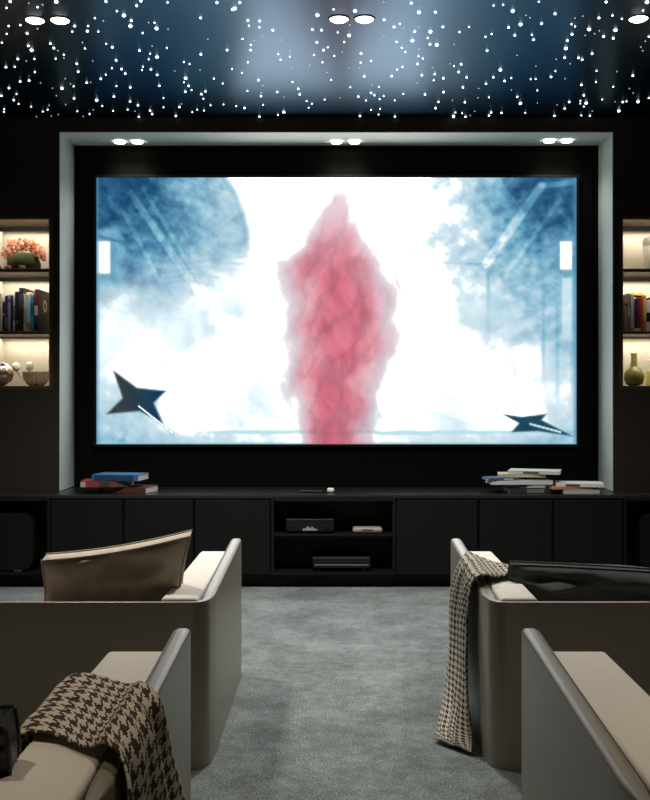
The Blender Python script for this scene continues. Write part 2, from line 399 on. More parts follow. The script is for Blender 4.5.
def px(x, y, Y): return ((x-336)*Y/F, Y, EYE+(390-y)*Y/F)
t = thing('projection_screen', 'large glowing cinema screen in a thin black frame inside the wall alcove', 'screen', (0, 6.86, .88))
SY = 6.85
x0, _, z1 = px(97, 178, SY); x1, _, z0 = px(576, 444, SY)
NXg, NYg = 420, 234
gx = np.linspace(97, 576, NXg); gy = np.linspace(178, 444, NYg)
X, Y = np.meshgrid(gx, gy)
colr = picture(X, Y)
me = bpy.data.meshes.new('screen_surface')
vx = (X-336)*SY/F; vz = EYE+(390-Y)*SY/F-.88
co = np.stack([vx, np.full_like(vx, SY-.012-6.86), vz], -1).reshape(-1, 3)
ids = np.arange(NXg*NYg).reshape(NYg, NXg)
q = np.stack([ids[:-1, :-1], ids[1:, :-1], ids[1:, 1:], ids[:-1, 1:]], -1).reshape(-1, 4)
me.vertices.add(len(co)); me.vertices.foreach_set('co', co.ravel())
me.loops.add(q.size); me.loops.foreach_set('vertex_index', q.ravel().astype(np.int32))
me.polygons.add(len(q)); me.polygons.foreach_set('loop_start', np.arange(0, q.size, 4, dtype=np.int32)); me.update(calc_edges=True)
ca = me.color_attributes.new('film', 'FLOAT_COLOR', 'POINT')
ca.data.foreach_set('color', np.concatenate([colr.reshape(-1, 3), np.ones((len(co), 1))], 1).astype(np.float32).ravel())
so = bpy.data.objects.new('screen_surface', me); C.objects.link(so); so.parent = t
so['label'] = 'glowing picture of a misty blue hall with a rising red plume and dark blades'
sm = bpy.data.materials.new('screen_light'); sm.use_nodes = True
nt = sm.node_tree; nt.nodes.clear()
e = nt.nodes.new('ShaderNodeEmission'); at = nt.nodes.new('ShaderNodeAttribute'); at.attribute_name = 'film'; ou = nt.nodes.new('ShaderNodeOutputMaterial')
nt.links.new(at.outputs['Color'], e.inputs[0]); nt.links.new(e.outputs[0], ou.inputs[0]); e.inputs[1].default_value = 1.0
me.materials.append(sm)
bm = bmesh.new(); fw = .018
box(bm, x0-fw, x1+fw, -.03, .004, z0-.88-fw, z0-.88, .002, 1); box(bm, x0-fw, x1+fw, -.03, .004, z1-.88, z1-.88+fw, .002, 1)
box(bm, x0-fw, x0, -.03, .004, z0-.88, z1-.88, .002, 1); box(bm, x1, x1+fw, -.03, .004, z0-.88, z1-.88, .002, 1)
box(bm, x0, x1, -.008, .004, z0-.88, z1-.88)
obj('frame', bm, M['blackmetal'], t, smooth=0)

# ------------------------------------------------------------------ counter and cabinets
CF = 6.30
bm = bmesh.new(); box(bm, -SX+.002, SX-.002, CF, WF-.006, .566, .5885, .002, 1); box(bm, AX0+.014, AX1-.014, WF-.006, WB-.037, .566, .5885)
tag(obj('countertop', bm, M['counter'], smooth=0), 'long continuous dark countertop running under the screen', 'countertop')
def cx(p): return (p-336)*CF/F
def cabinet(p0, p1, label):
    a, b = cx(p0)+.0015, cx(p1)-.0015
    t = thing('media_cabinet', label, 'cabinet', ((a+b)/2, CF, 0), group='closed media cabinets'); w = (b-a)/2
    bm = bmesh.new()
    box(bm, -w, -w+.018, .02, .225, .085, .565); box(bm, w-.018, w, .02, .225, .085, .565)
    box(bm, -w+.018, w-.018, .02, .225, .085, .103); box(bm, -w+.018, w-.018, .02, .225, .547, .565); box(bm, -w+.018, w-.018, .2, .225, .103, .547)
    obj('carcass', bm, M['carcass'], t, smooth=0)
    bx('door', M['door'], t, -w+.006, w-.006, 0, .018, .09, .556, bev=.002, seg=1)
    bx('plinth', M['carcass'], t, -w, w, .075, .225, .001, .0848)
doors = ((50, 123.5, 'closed black cabinet furthest left in the row under the screen'), (123.5, 194, 'closed black cabinet second from the left, behind the beige cushion'),
         (194, 271, 'closed black cabinet just left of the open equipment bay'), (395.5, 478.5, 'closed black cabinet just right of the open equipment bay'),
         (478.5, 553, 'closed black cabinet second from the right under the paired book stacks'), (553, 623.5, 'closed black cabinet furthest right in the row under the screen'))
for d in doors: cabinet(*d)
def openbay(p0, p1, label, shelf, cat='cabinet'):
    a, b = cx(p0)+.0015, cx(p1)-.0015
    t = thing('open_cabinet', label, cat, ((a+b)/2, CF, 0), group='open cabinet bays'); w = (b-a)/2
    bm = bmesh.new()
    box(bm, -w, -w+.016, .0, .225, .085, .565); box(bm, w-.016, w, .0, .225, .085, .565)
    box(bm, -w+.016, w-.016, .0, .225, .085, .1); box(bm, -w+.016, w-.016, .0, .225, .55, .565); box(bm, -w+.016, w-.016, .215, .225, .1, .55)
    obj('carcass', bm, M['carcass'], t, smooth=0)
    if shelf: bx('shelf', M['door'], t, -w+.017, w-.017, .004, .214, .327, .341, bev=.001, seg=1)
    bx('plinth', M['carcass'], t, -w, w, .075, .225, .001, .0848)
openbay(271, 395.5, 'open black equipment bay with one shelf, below the middle of the screen', True)
openbay(-78, 50, 'open black bay at the left end of the cabinet row', False)
openbay(623.5, 750, 'open black bay at the right end of the cabinet row', False)
# equipment
t = thing('amplifier', 'black box amplifier with silver mark on the upper equipment shelf', 'amplifier', (-.165, 6.33, .341))
bx('housing', M['device'], t, -.152, .152, 0, .17, .012, .092, bev=.004)
bx('faceplate', M['device2'], t, -.148, .148, -.004, 0, .016, .088, bev=.001, seg=1)
bm = bmesh.new()
for k, (a, h) in enumerate(((-.045, .012), (-.03, .018), (-.018, .026), (-.006, .017), (.008, .024), (.022, .014), (.034, .008))): box(bm, a, a+.0125, -.007, -.0041, .02, .02+h)
obj('silver_mark', bm, M['silver'], t, smooth=0)
for sx in (-.12, .12): bm = bmesh.new(); lathe(bm, [(.014, .0005), (.016, .012)], 16, (sx, .03, 0)); obj('foot', bm, M['device'], t)
for sx in (-.105, .105):
    bm = bmesh.new(); lathe(bm, [(.02, 0), (.019, .014)], 20); bmesh.ops.rotate(bm, verts=bm.verts, cent=(0, 0, 0), matrix=Matrix.Rotation(R(90), 3, 'X')); bmesh.ops.translate(bm, verts=bm.verts, vec=(sx, -.004, .055))
    obj('knob', bm, M['device2'], t)
t = thing('streaming_box', 'small pale beige rounded box on the upper equipment shelf', 'media box', (.20, 6.33, .341))
bm = bmesh.new(); box(bm, -.095, .095, 0, .14, .001, .036, .0165, 5); obj('housing', bm, M['beige'], t)
bx('front_slot', M['device'], t, -.035, .035, -.0015, .003, .02, .026)
t = thing('receiver', 'black receiver on two feet on the floor of the equipment bay', 'receiver', (.035, 6.33, .1))
bx('housing', M['device'], t, -.183, .183, 0, .18, .022, .09, bev=.004)
bx('faceplate', M['device2'], t, -.18, .18, -.005, 0, .05, .086, bev=.001, seg=1)
bx('display_bar', M['silver'], t, -.17, .17, -.007, -.005, .042, .046)
for sx in (-.145, .145): bm = bmesh.new(); lathe(bm, [(.02, .0005), (.016, .022)], 16, (sx, .03, 0)); obj('foot', bm, M['device2'], t)
for s, lb in ((-1, 'rounded black speaker box in the open bay at the left end'), (1, 'rounded black speaker box in the open bay at the right end')):
    X0 = cx(32) if s < 0 else -cx(32)+.0
    c = X0-.2 if s < 0 else cx(641)+.2
    t = thing('subwoofer', lb, 'speaker', (c, 6.32, .1), group='speaker boxes in the end bays')
    bm = bmesh.new(); box(bm, -.2, .2, 0, .17, .0-.0, .36, 0)
    bmesh.ops.bevel(bm, geom=[e_ for e_ in bm.edges if abs((e_.verts[0].co-e_.verts[1].co).y) > .1], offset=.075, segments=8, affect='EDGES', profile=.5)
    bmesh.ops.translate(bm, verts=bm.verts, vec=(0, 0, .012)); obj('housing', bm, M['door'], t)
    for q_ in (-.1, .1): bx('foot', M['silver'], t, q_-.025, q_+.025, .01, .05, .0005, .0125)
# remote on the counter
t = thing('remote_control', 'slim black remote lying on the countertop under the screen', 'remote', (-.16, 6.45, .5885), (0, 0, R(-14)))
bx('body', M['device'], t, -.075, .075, -.018, .018, .001, .014, bev=.005)
bx('buttons', M['device2'], t, -.05, .05, -.009, .009, .0141, .016)
tag(bx('puck', M['whitecer'], None, -.058, -.012, 6.42, 6.46, .589, .619, bev=.012, seg=4), 'small white rounded block beside the black remote on the countertop', 'small device').name = 'white_block'

# ------------------------------------------------------------------ books
def book(label, col, w, h, d, loc, rot=(0, 0, 0), group=None, band=None, name='book', cover=None):
    """stands with its spine facing -y; w thickness, h height, d depth; origin at the middle of the base, front"""
    t = thing(name, label, 'book', loc, rot, group); c = .0022; m = colmat(col)
    bm = bmesh.new()
    box(bm, -w/2, -w/2+c, 0, d, 0.0006, h, .0006, 1); box(bm, w/2-c, w/2, 0, d, .0006, h, .0006, 1); box(bm, -w/2, w/2, 0, c, .0006, h, .0009, 1)
    obj('cover', bm, m, t, smooth=0)
    bx('pages', M['paper'], t, -w/2+c, w/2-c, c, d-.004, .004, h-.004)
    if band:
        for bc, a, b in band: bx('spine_label', colmat(bc), t, -w/2+.0005, w/2-.0005, -.0008, .0002, h*a, h*b)
    if cover:
        bm = bmesh.new()
        for (yc, zc, r) in ((d*.62, h*.64, .042),):
            N = 20; vs = []
            for rr in (r, r*.5):
                vs.append([bm.verts.new((w/2+.0006, yc+rr*math.cos(2*math.pi*k/N), zc+rr*math.sin(2*math.pi*k/N))) for k in range(N)])
            for k in range(N): bm.faces.new((vs[0][k], vs[0][(k+1) % N], vs[1][(k+1) % N], vs[1][k]))
        obj('cover_emblem', bm, colmat((205, 160, 120)), t, smooth=0)
    return t
YB = 6.60; ZB = 1.635
def row(specs, group):
    for (p0, p1, top, col, band, lb, dep, cv) in specs:
        a, b = (p0-336)*YB/F, (p1-336)*YB/F
        h = EYE+(390-top)*YB/F-ZB
        book(lb, col, (b-a)-.0008, h, dep, ((a+b)/2, YB, ZB), group=group, band=band, cover=cv)
row([
    (-6, 0.5, 293, (196, 176, 140), None, 'tan book cut by the left picture edge on the left shelf', .2, None),
    (.6, 2.4, 293.5, (232, 228, 216), None, 'narrow cream book at the far left of the left shelf', .2, None),
    (2.5, 4.8, 302, (48, 34, 40), [((170, 160, 150), .55, .62)], 'short dark brown book, lowest on the left shelf', .16, None),
    (4.9, 7.6, 295.5, (70, 34, 46), [((120, 100, 90), .1, .4)], 'maroon book beside a blue grey one on the left shelf', .19, None),
    (7.7, 10.9, 295, (120, 138, 168), [((70, 84, 120), .8, .9)], 'blue grey book between maroon and navy ones', .19, None),
    (11, 12.9, 296, (30, 30, 56), None, 'thin navy book left of a white spined one', .18, None),
    (13, 14.9, 294, (200, 192, 178), [((110, 100, 96), .3, .7)], 'thin white spined book near the middle of the left shelf', .18, None),
    (15, 18.8, 291.5, (26, 24, 18), [((90, 84, 50), .2, .28)], 'black book just left of the tallest one', .2, None),
    (18.9, 23.4, 287.6, (30, 28, 30), [((64, 62, 84), .55, .85)], 'tallest black book on the left shelf', .24, None),
    (23.5, 26.6, 294, (190, 190, 170), [((140, 150, 130), .2, .6)], 'pale sage book beside the light blue one', .2, None),
    (26.7, 30.4, 295.5, (150, 200, 220), [((206, 120, 60), .1, .24)], 'light blue book with an orange mark low on its spine', .2, None),
    (30.5, 33.9, 295.5, (50, 140, 180), [((24, 92, 130), .5, .8)], 'teal blue book left of the dark red topped one', .2, None),
    (34.4, 38.2, 289, (14, 12, 10), [((104, 20, 28), .62, .99), ((196, 190, 176), .38, .61), ((20, 74, 58), .2, .36)], 'black book with red white and green spine and a ring emblem on its cover', .25, True),
], 'books on the left shelf')
row([
    (624.6, 627.4, 295.5, (132, 120, 118), [((60, 50, 50), .72, .78)], 'mauve grey book nearest the frame on the right shelf', .19, None),
    (627.5, 630.4, 293.5, (110, 108, 90), [((150, 150, 110), .4, .62)], 'olive grey book second on the right shelf', .2, None),
    (630.5, 634.3, 294.8, (160, 156, 152), [((196, 192, 186), .1, .2)], 'light grey book beside the navy one on the right shelf', .2, None),
    (634.4, 637.6, 299, (28, 30, 62), [((210, 206, 200), .02, .1)], 'navy book with a white foot on the right shelf', .18, None),
    (637.7, 640.6, 298, (116, 34, 60), [((220, 210, 200), .02, .1)], 'crimson book between navy and orange red ones', .18, None),
    (640.7, 643.4, 297, (182, 66, 34), None, 'orange red book on the right shelf', .19, None),
    (643.5, 646.2, 295, (214, 132, 50), [((230, 180, 90), .3, .9)], 'bright orange book on the right shelf', .19, None),
    (646.3, 650.5, 300, (226, 222, 212), [((24, 22, 24), .32, .6)], 'white book with a black band on the right shelf', .2, None),
    (650.6, 656, 297, (60, 40, 30), None, 'brown book cut by the right picture edge', .2, None),
], 'books on the right shelf')
# small things laid on the books
b1 = bmesh.new(); lathe(b1, [(.003, 0), (.022, .004), (.026, .014), (.02, .026), (.004, .03)], 20, ((29-336)*6.66/F, 6.67, ZB+.239))
tag(obj('pebble', b1, colmat((196, 168, 108))), 'tan rounded pebble on top of the light blue book', 'ornament')
book('yellow book lying flat on top of the right shelf books', (222, 178, 62), .014, .075, .14, ((645.8-336)*6.6/F, 6.64, 1.635+.2502), (0, R(-90), 0), name='flat_book')

# stacks on the counter
def flat(label, col, w, d, h, x, y, z, rz, group, page_side=None, band=None):
    t = thing('book', label, 'book', (x, y, z), (0, 0, R(rz)), group); c = .0025
    bm = bmesh.new(); box(bm, -w/2, w/2, 0, d, .0006, c); box(bm, -w/2, w/2, 0, d, h-c, h); box(bm, -w/2, w/2, 0, c, .0006, h)
    obj('cover', bm, colmat(col), t, smooth=0)
    bx('pages', M['paper'], t, -w/2+.004, w/2-.003, c, d-.004, c, h-c)
    for k, (bc, a, b) in enumerate(band or ()): bx('spine_label', colmat(bc), t, -w/2+w*a, -w/2+w*b, -.001, .0002, .004, h-.004)
    return t
Z0 = .5885
g = 'books stacked left on the countertop'
flat('brown red book at the bottom of the left countertop stack', (84, 50, 40), .325, .2, .04, -1.37, 6.40, Z0, -14, g, band=[((100, 88, 76), .1, .35)])
flat('red and green spined book in the middle of the left stack', (136, 58, 58), .315, .2, .04, -1.47, 6.38, Z0+.040, 5, g, band=[((52, 66, 50), .38, .6), ((180, 172, 164), .0, .1), ((70, 74, 60), .75, .97)])
flat('blue topped book on top of the left countertop stack', (62, 108, 150), .31, .2, .040, -1.41, 6.38, Z0+.080, -9, g, band=[((34, 66, 104), .05, .9)])
g = 'books stacked right on the countertop'
flat('dark grey book at the bottom of the larger right stack', (54, 58, 60), .28, .2, .03, 1.25, 6.40, Z0, 3, g, band=[((120, 124, 124), .4, .8)])
flat('mid grey book second from the bottom of the larger right stack', (94, 98, 100), .25, .2, .024, 1.225, 6.41, Z0+.03, -4, g, band=[((180, 182, 180), .5, .95)])
flat('white book lying under the cream one in the larger right stack', (216, 218, 216), .40, .2, .028, 1.19, 6.40, Z0+.054, 2, g)
flat('blue spined booklet poking out left of the larger right stack', (70, 98, 130), .20, .15, .016, 1.075, 6.40, Z0+.082, 10, g, band=[((200, 206, 210), .5, .8)])
flat('cream book near the top of the larger right stack', (206, 190, 160), .30, .19, .02, 1.2, 6.44, Z0+.098, -6, g)
flat('white magazine with dark print topmost on the larger right stack', (212, 212, 206), .33, .2, .022, 1.27, 6.43, Z0+.118, -16, g, band=[((90, 90, 90), .3, .6)])
g = 'magazines in the small right stack'
flat('white thick magazine at the bottom of the small right stack', (190, 190, 186), .23, .19, .03, 1.555, 6.33, Z0, 0, g)
flat('grey and orange magazine in the middle of the small right stack', (198, 132, 84), .27, .19, .014, 1.51, 6.35, Z0+.03, 8, g)
flat('white magazine with dark print on top of the small right stack', (222, 222, 216), .30, .2, .022, 1.55, 6.35, Z0+.044, -9, g, band=[((70, 70, 70), .2, .5)])
bx('cover_print', colmat((60, 58, 60)), None, 0, .01, 0, .01, 0, .01); bpy.data.objects.remove(bpy.data.objects['cover_print'])

# ------------------------------------------------------------------ niche ornaments
# planter with flowers
ZT = 2.043
t = thing('flower_planter', 'round green planter with coral pink flowers on the left top shelf', 'planter', (-2.085, 6.68, ZT))
bm = bmesh.new(); lathe(bm, [(.098, .001), (.106, .02), (.106, .05), (.098, .08), (.075, .107), (.045, .12), (.01, .125)], 40, rib=.03, nr=20); obj('pot', bm, M['moss'], t)
for k in range(2):
    bm = bmesh.new(); rr = random.Random(3+k)
    for i in range(95):
        th = rr.uniform(-.15, math.pi+.15); ph = rr.uniform(-.9, .9)
        r = rr.uniform(.06, .115)
        c0 = Vector((r*math.cos(th)*1.15, .1*math.sin(ph)*.7, .092+r*.98*max(0, math.sin(th))+rr.uniform(-.012, .012)))
        for p in range(5):
            a = p*2*math.pi/5+rr.random(); tip = c0+Vector((math.cos(a)*.019, rr.uniform(-.01, .01), math.sin(a)*.019+.004))
            m1 = c0+(tip-c0)*.6+Vector((0, 0, .0)); s = (tip-c0).cross(Vector((0, 1, 0))).normalized()*.006
            v = [bm.verts.new(q2) for q2 in (c0, m1+s, tip, m1-s+Vector((0, -.003, 0)))]; bm.faces.new(v)
    o = obj('flowers', bm, M['coral'] if k == 0 else M['coral2'], t, smooth=0, solid=.0015)
    if k: o['label'] = 'paler peach petals among the coral ones'
for i, xx in enumerate((-2.215, -2.155, -2.06)):
    p = thing('tea_light', ['small pink tea light left of the green planter', 'small pink tea light in front of the left edge of the planter', 'small pink tea light in front of the middle of the planter'][i], 'candle', (xx, 6.565, ZT), group='tea lights on the left top shelf')
    bm = bmesh.new(); lathe(bm, [(.02, .001), (.022, .016), (.018, .022), (.006, .02)], 20); obj('cup', bm, M['pinkwax'], p)
    bm = bmesh.new(); tube(bm, [(0, 0, .019), (0, .001, .03)], .0015, 6); obj('wick', bm, M['paper'], p)
# bottom left
ZL = NZ0
bm = bmesh.new(); rr = random.Random(5)
lathe(bm, [(.035, .001), (.07, .03), (.086, .075), (.075, .12), (.045, .142), (.03, .145)], 36, (-2.235, 6.66, ZL), rib=.06, nr=9)
for v in bm.verts: v.co += Vector((mnoise.noise(v.co*22), mnoise.noise(v.co*22+Vector((5, 0, 0))), mnoise.noise(v.co*22+Vector((0, 7, 0)))))*.009
bmesh.ops.translate(bm, verts=bm.verts, vec=(0, 0, .003))
tag(obj('metal_vase', bm, M['chrome'], smooth=180), 'crumpled silver bronze ball vase on the left bottom shelf', 'vase')
t = thing('ribbed_bowl', 'ribbed smoky glass bowl on the left bottom shelf', 'bowl', (-1.995, 6.66, ZL))
bm = bmesh.new(); prof = [(.045, .001), (.06, .012), (.082, .05), (.088, .095), (.084, .095), (.077, .05), (.055, .018), (.01, .014)]
lathe(bm, prof, 96, rib=.025, nr=24); obj('bowl', bm, M['ribglass'], t)
for i, (xx, zz, yy) in enumerate(((-2.118, .098, 6.64), (-2.035, .103, 6.63))):
    p = thing('tulip_bud', ['white tulip bud, the left one, leaning out beside the ribbed bowl', 'white tulip bud, the right one, standing over the ribbed bowl'][i], 'flower', (xx, yy, ZL+zz), (0, R(-12 if i == 0 else 8), 0), 'white tulip buds')
    bm = bmesh.new(); lathe(bm, [(.006, -.002), (.022, .01), (.028, .03), (.023, .048), (.008, .06)], 24, rib=.05, nr=3); obj('bud', bm, M['bud'], p)
    bm = bmesh.new(); tube(bm, [(0, 0, 0), (.008, .0, -.03), (.03 if i == 0 else .01, 0, -.07)], .003, 8); obj('stem', bm, M['budgreen'], p)
# right niche
t = thing('ceramic_pot', 'large white pot with speckled grey collar on the right top shelf', 'pot', (2.16, 6.69, ZT))
bm = bmesh.new(); lathe(bm, [(.095, .001), (.104, .01), (.106, .155), (.104, .166)], 40); obj('body', bm, M['whitecer'], t)
bm = bmesh.new(); lathe(bm, [(.1045, .166), (.106, .2), (.098, .222), (.075, .235), (.03, .238)], 40); obj('collar', bm, M['greycer'], t)
t = thing('bottle_vase', 'olive green round bottle vase on the right bottom shelf', 'vase', (1.985, 6.66, ZL))
bm = bmesh.new(); lathe(bm, [(.03, .001), (.052, .014), (.066, .05), (.062, .085), (.042, .115), (.024, .132), (.02, .16), (.019, .21), (.021, .218), (.014, .218), (.013, .17)], 48, rib=.012, nr=24); obj('body', bm, M['olive'], t)
t = thing('gift_box', 'white and yellow box at the right edge on the bottom shelf', 'box', (2.155, 6.66, ZL))
bx('upper_half', M['whitecer'], t, -.07, .07, -.03, .06, .1005, .178, bev=.002, seg=1)
o = bx('lower_half', colmat((206, 200, 60)), t, -.07, .07, -.03, .06, .001, .1, bev=.002, seg=1); o['label'] = 'yellow lower half'

# ------------------------------------------------------------------ sofas
def ss1(v): v = min(1, max(0, v)); return v*v*(3-2*v)
def shell(bm, W, D, T=.042, hb=.55, hf=.607, rc=.045, s0=.001):
    """U-shaped outer shell: two side panels and the back, in one sweep; front ends rounded. origin = back middle; +y is the front"""
    hw = W/2-T/2; pts = []
    def seg(a, b, n):
        for i in range(n): pts.append((a[0]+(b[0]-a[0])*i/n, a[1]+(b[1]-a[1])*i/n))
    RE = .045
    ys = [D-RE*(1-math.cos(k*math.pi/2/10)) for k in range(11)]
    ys2 = [ys[-1]+(T/2+rc-ys[-1])*i/14 for i in range(1, 15)]
    for y in ys+ys2: pts.append((hw, y))
    for k in range(1, 9): a = -k*math.pi/2/8; pts.append((hw-rc+rc*math.cos(a), T/2+rc+rc*math.sin(a)))
    n = 24; x_ = hw-rc
    for i in range(1, n): pts.append((x_-2*x_*i/n, T/2))
    L = [(-a, b) for a, b in pts[:len(ys+ys2)+8]][::-1]
    pts += L
    N = len(pts); rings = []
    for i, (x, y) in enumerate(pts):
        a = Vector(pts[max(0, i-1)]); b = Vector(pts[min(N-1, i+1)])
        t_ = (b-a).normalized(); nrm = Vector((-t_.y, t_.x))
        # outward = away from the middle
        if nrm.dot(Vector((x, y-.5))) < 0: nrm = -nrm
        if abs(x) > hw-.001 and y > .3: nrm = Vector((1 if x > 0 else -1, 0))
        d = D-y
        h = hb+(hf-hb)*min(1, max(0, y/D))
        k = 1
        if d < RE: h -= RE*.9*(1-math.sqrt(max(0, 1-((RE-d)/RE)**2)))
        tt = T/2
        if y < .14: tt = T/2*(.5+.5*ss1((y-.03)/.11))
        if d < .03: tt = T/2*(.35+.65*math.sqrt(max(0, 1-((.03-d)/.03)**2)))
        r = tt*(.62 if y > .12 else .35); prof = [(tt, s0), (tt, s0+.1), (tt, h*.5), (tt, h-r)]
        for q_ in range(1, 6): an = q_*math.pi/2/6; prof.append((tt-r+r*math.cos(an), h-r+r*math.sin(an)))
        prof.append((0, h))
        prof = prof+[(-a_, b_) for a_, b_ in prof[:-1]][::-1]
        rings.append([bm.verts.new((x+nrm.x*a_, y+nrm.y*a_, b_)) for a_, b_ in prof])
    for A, B in zip(rings, rings[1:]):
        for k in range(len(A)): k2 = (k+1) % len(A); bm.faces.new((A[k], A[k2], B[k2], B[k]))
    bm.faces.new(rings[0]); bm.faces.new(rings[-1][::-1])
    # line for the piping: inner top edge
    pip = []
    for i, (x, y) in enumerate(pts):
        d = D-y
        if d < .01: continue
        h = hb+(hf-hb)*min(1, y/D)
        if d < RE: h -= RE*.9*(1-math.sqrt(max(0, 1-((RE-d)/RE)**2)))
        s = 1 if x > 0 else -1
        if y > T/2+rc: pip.append((x-s*(T/2-.001), y, h-.009))
        elif y <= T/2+.001: pip.append((x, y+T/4, h-.008))
        else:
            cxx = s*(hw-rc); v = Vector((x-cxx, y-(T/2+rc))); v = v.normalized()*(rc-T/4); pip.append((cxx+v.x, T/2+rc+v.y, h-.008))
    return pip

def sofa(label, x_out, side, y_back, W=2.0, D=1.106, aw=.14):
    """side=+1: sofa spreads to the right of x_out; -1 to the left"""
    t = thing('sofa', label, 'sofa', (x_out+side*W/2, y_back, 0), group='low cinema sofas')
    bm = bmesh.new(); pip = shell(bm, W, D); obj('shell', bm, M['leather'], t, smooth=50)
    bm = bmesh.new(); tube(bm, pip, .0045, 6); obj('piping', bm, M['piping'], t)
    for s in (-1, 1):
        a, b = W/2-.046-aw, W/2-.0455
        if s < 0: a, b = -b, -a
        bm = bmesh.new(); box(bm, a, b, .037, D-.09, .06, .559, .014, 4); obj('armrest', bm, M['linen'], t, smooth=180)
    wi = W/2-.062-aw
    bx('seat_base', M['seatfab'], t, -wi+.002, wi-.002, .07, D-.12, .05, .22, bev=.01)
    for k in range(2):
        a = -wi+k*wi
        bx('seat_cushion', M['seatfab'], t, a+.004, a+wi-.004, .195, D-.10, .221, .345, bev=.035, seg=5)
        bx('back_cushion', M['seatfab'], t, a+.004, a+wi-.004, .058, .19, .221, .508, bev=.03, seg=4)
    for s in (-1, 1):
        for yy in (.12, D-.2):
            bx('foot', M['blackmetal'], t, s*(wi-.1)-.025, s*(wi-.1)+.025, yy, yy+.05, .0005, .05)
    return t
sofa('taupe leather sofa left of the aisle in the front row, with the beige cushion', -.412, -1, 3.28, aw=.125)
sofa('taupe leather sofa right of the aisle, front row, its throw hanging to the floor', .50, 1, 3.28, aw=.125)
sofa('taupe leather sofa nearest the camera on the left, with the throw over its arm', -.395, -1, 1.638, aw=.165)
sofa('bare armed taupe leather sofa nearest the camera on the right', .505, 1, 1.638, aw=.165)

# ------------------------------------------------------------------ cushions
def cushion(name, label, corners, t_, gus, loc, rot, m, mp, N=28, wr=.006, seed=1, sag=.02, pin=.018):
    """corners TL, TR, BR, BL as (x, z); bulging faces front and back joined by a gusset strip"""
    th = thing(name, label, 'cushion', loc, rot)
    TL, TR, BR, BL = [Vector((a, 0, b)) for a, b in corners]
    def P(u, v, s):          # u, v in 0..1 ; s = -1 / +1
        top = TL.lerp(TR, u); bot = BL.lerp(BR, u); p = bot.lerp(top, v)
        c = (TL+TR+BR+BL)/4
        eu = 4*u*(1-u); ev = 4*v*(1-v)
        p = p+Vector((-(u-.5)*2*pin*ev, 0, -(v-.5)*2*sag*eu))
        b = (1-abs(2*u-1)**3)*(1-abs(2*v-1)**3)
        n = mnoise.noise(Vector((u*5+seed, v*5, s*3)))*wr*2+mnoise.noise(Vector((u*14+seed, v*4, s*3)))*wr
        p.y = s*(gus/2+(t_-gus)/2*math.sqrt(max(0, b)))+s*n*min(1, b*3)
        return p
    bm = bmesh.new(); G = {}
    for s in (-1, 1):
        for i in range(N+1):
            for j in range(N+1): G[s, i, j] = bm.verts.new(P(i/N, j/N, s))
        for i in range(N):
            for j in range(N): bm.faces.new((G[s, i, j], G[s, i+1, j], G[s, i+1, j+1], G[s, i, j+1]))
    rim = [(i, 0) for i in range(N)]+[(N, j) for j in range(N)]+[(i, N) for i in range(N, 0, -1)]+[(0, j) for j in range(N, 0, -1)]
    for a, b in zip(rim, rim[1:]+rim[:1]): bm.faces.new((G[-1, a[0], a[1]], G[-1, b[0], b[1]], G[1, b[0], b[1]], G[1, a[0], a[1]]))
    obj('cover', bm, m, th, smooth=60)
    for s in (-1, 1):
        bm = bmesh.new(); tube(bm, [P(i/N, j/N, s)+Vector((0, 0, 0)) for i, j in rim], .0045, 6, closed=True); obj('piping', bm, mp, th)
    return th
cushion('throw_pillow', 'beige satin box cushion leaning on the front left sofa', [(-.238, .155), (.275, .24), (.23, -.16), (-.262, -.165)], .13, .07, (-.786, 3.54, .51), (R(10), 0, R(2)), M['pillow'], M['pillowpipe'], seed=2, sag=.014, wr=.011)
cushion('throw_pillow', 'long black velvet cushion on the front right sofa', [(-.47, .085), (.47, .085), (.47, -.17), (-.47, -.06)], .17, .028, (1.095, 3.62, .512), (R(14), R(3.5), R(-2)), M['blackvelvet'], M['blackvelvet'], seed=5, wr=.022, sag=-.008, pin=.0)
cushion('throw_pillow', 'black leather cushion at the left edge on the nearest left sofa', [(-.25, .085), (.25, .085), (.25, -.018), (-.25, -.13)], .10, .07, (-.84, 1.81, .572), (R(14), R(-1), R(4)), M['blackleather'], M['blackleather'], seed=8, sag=.0, pin=-.004)

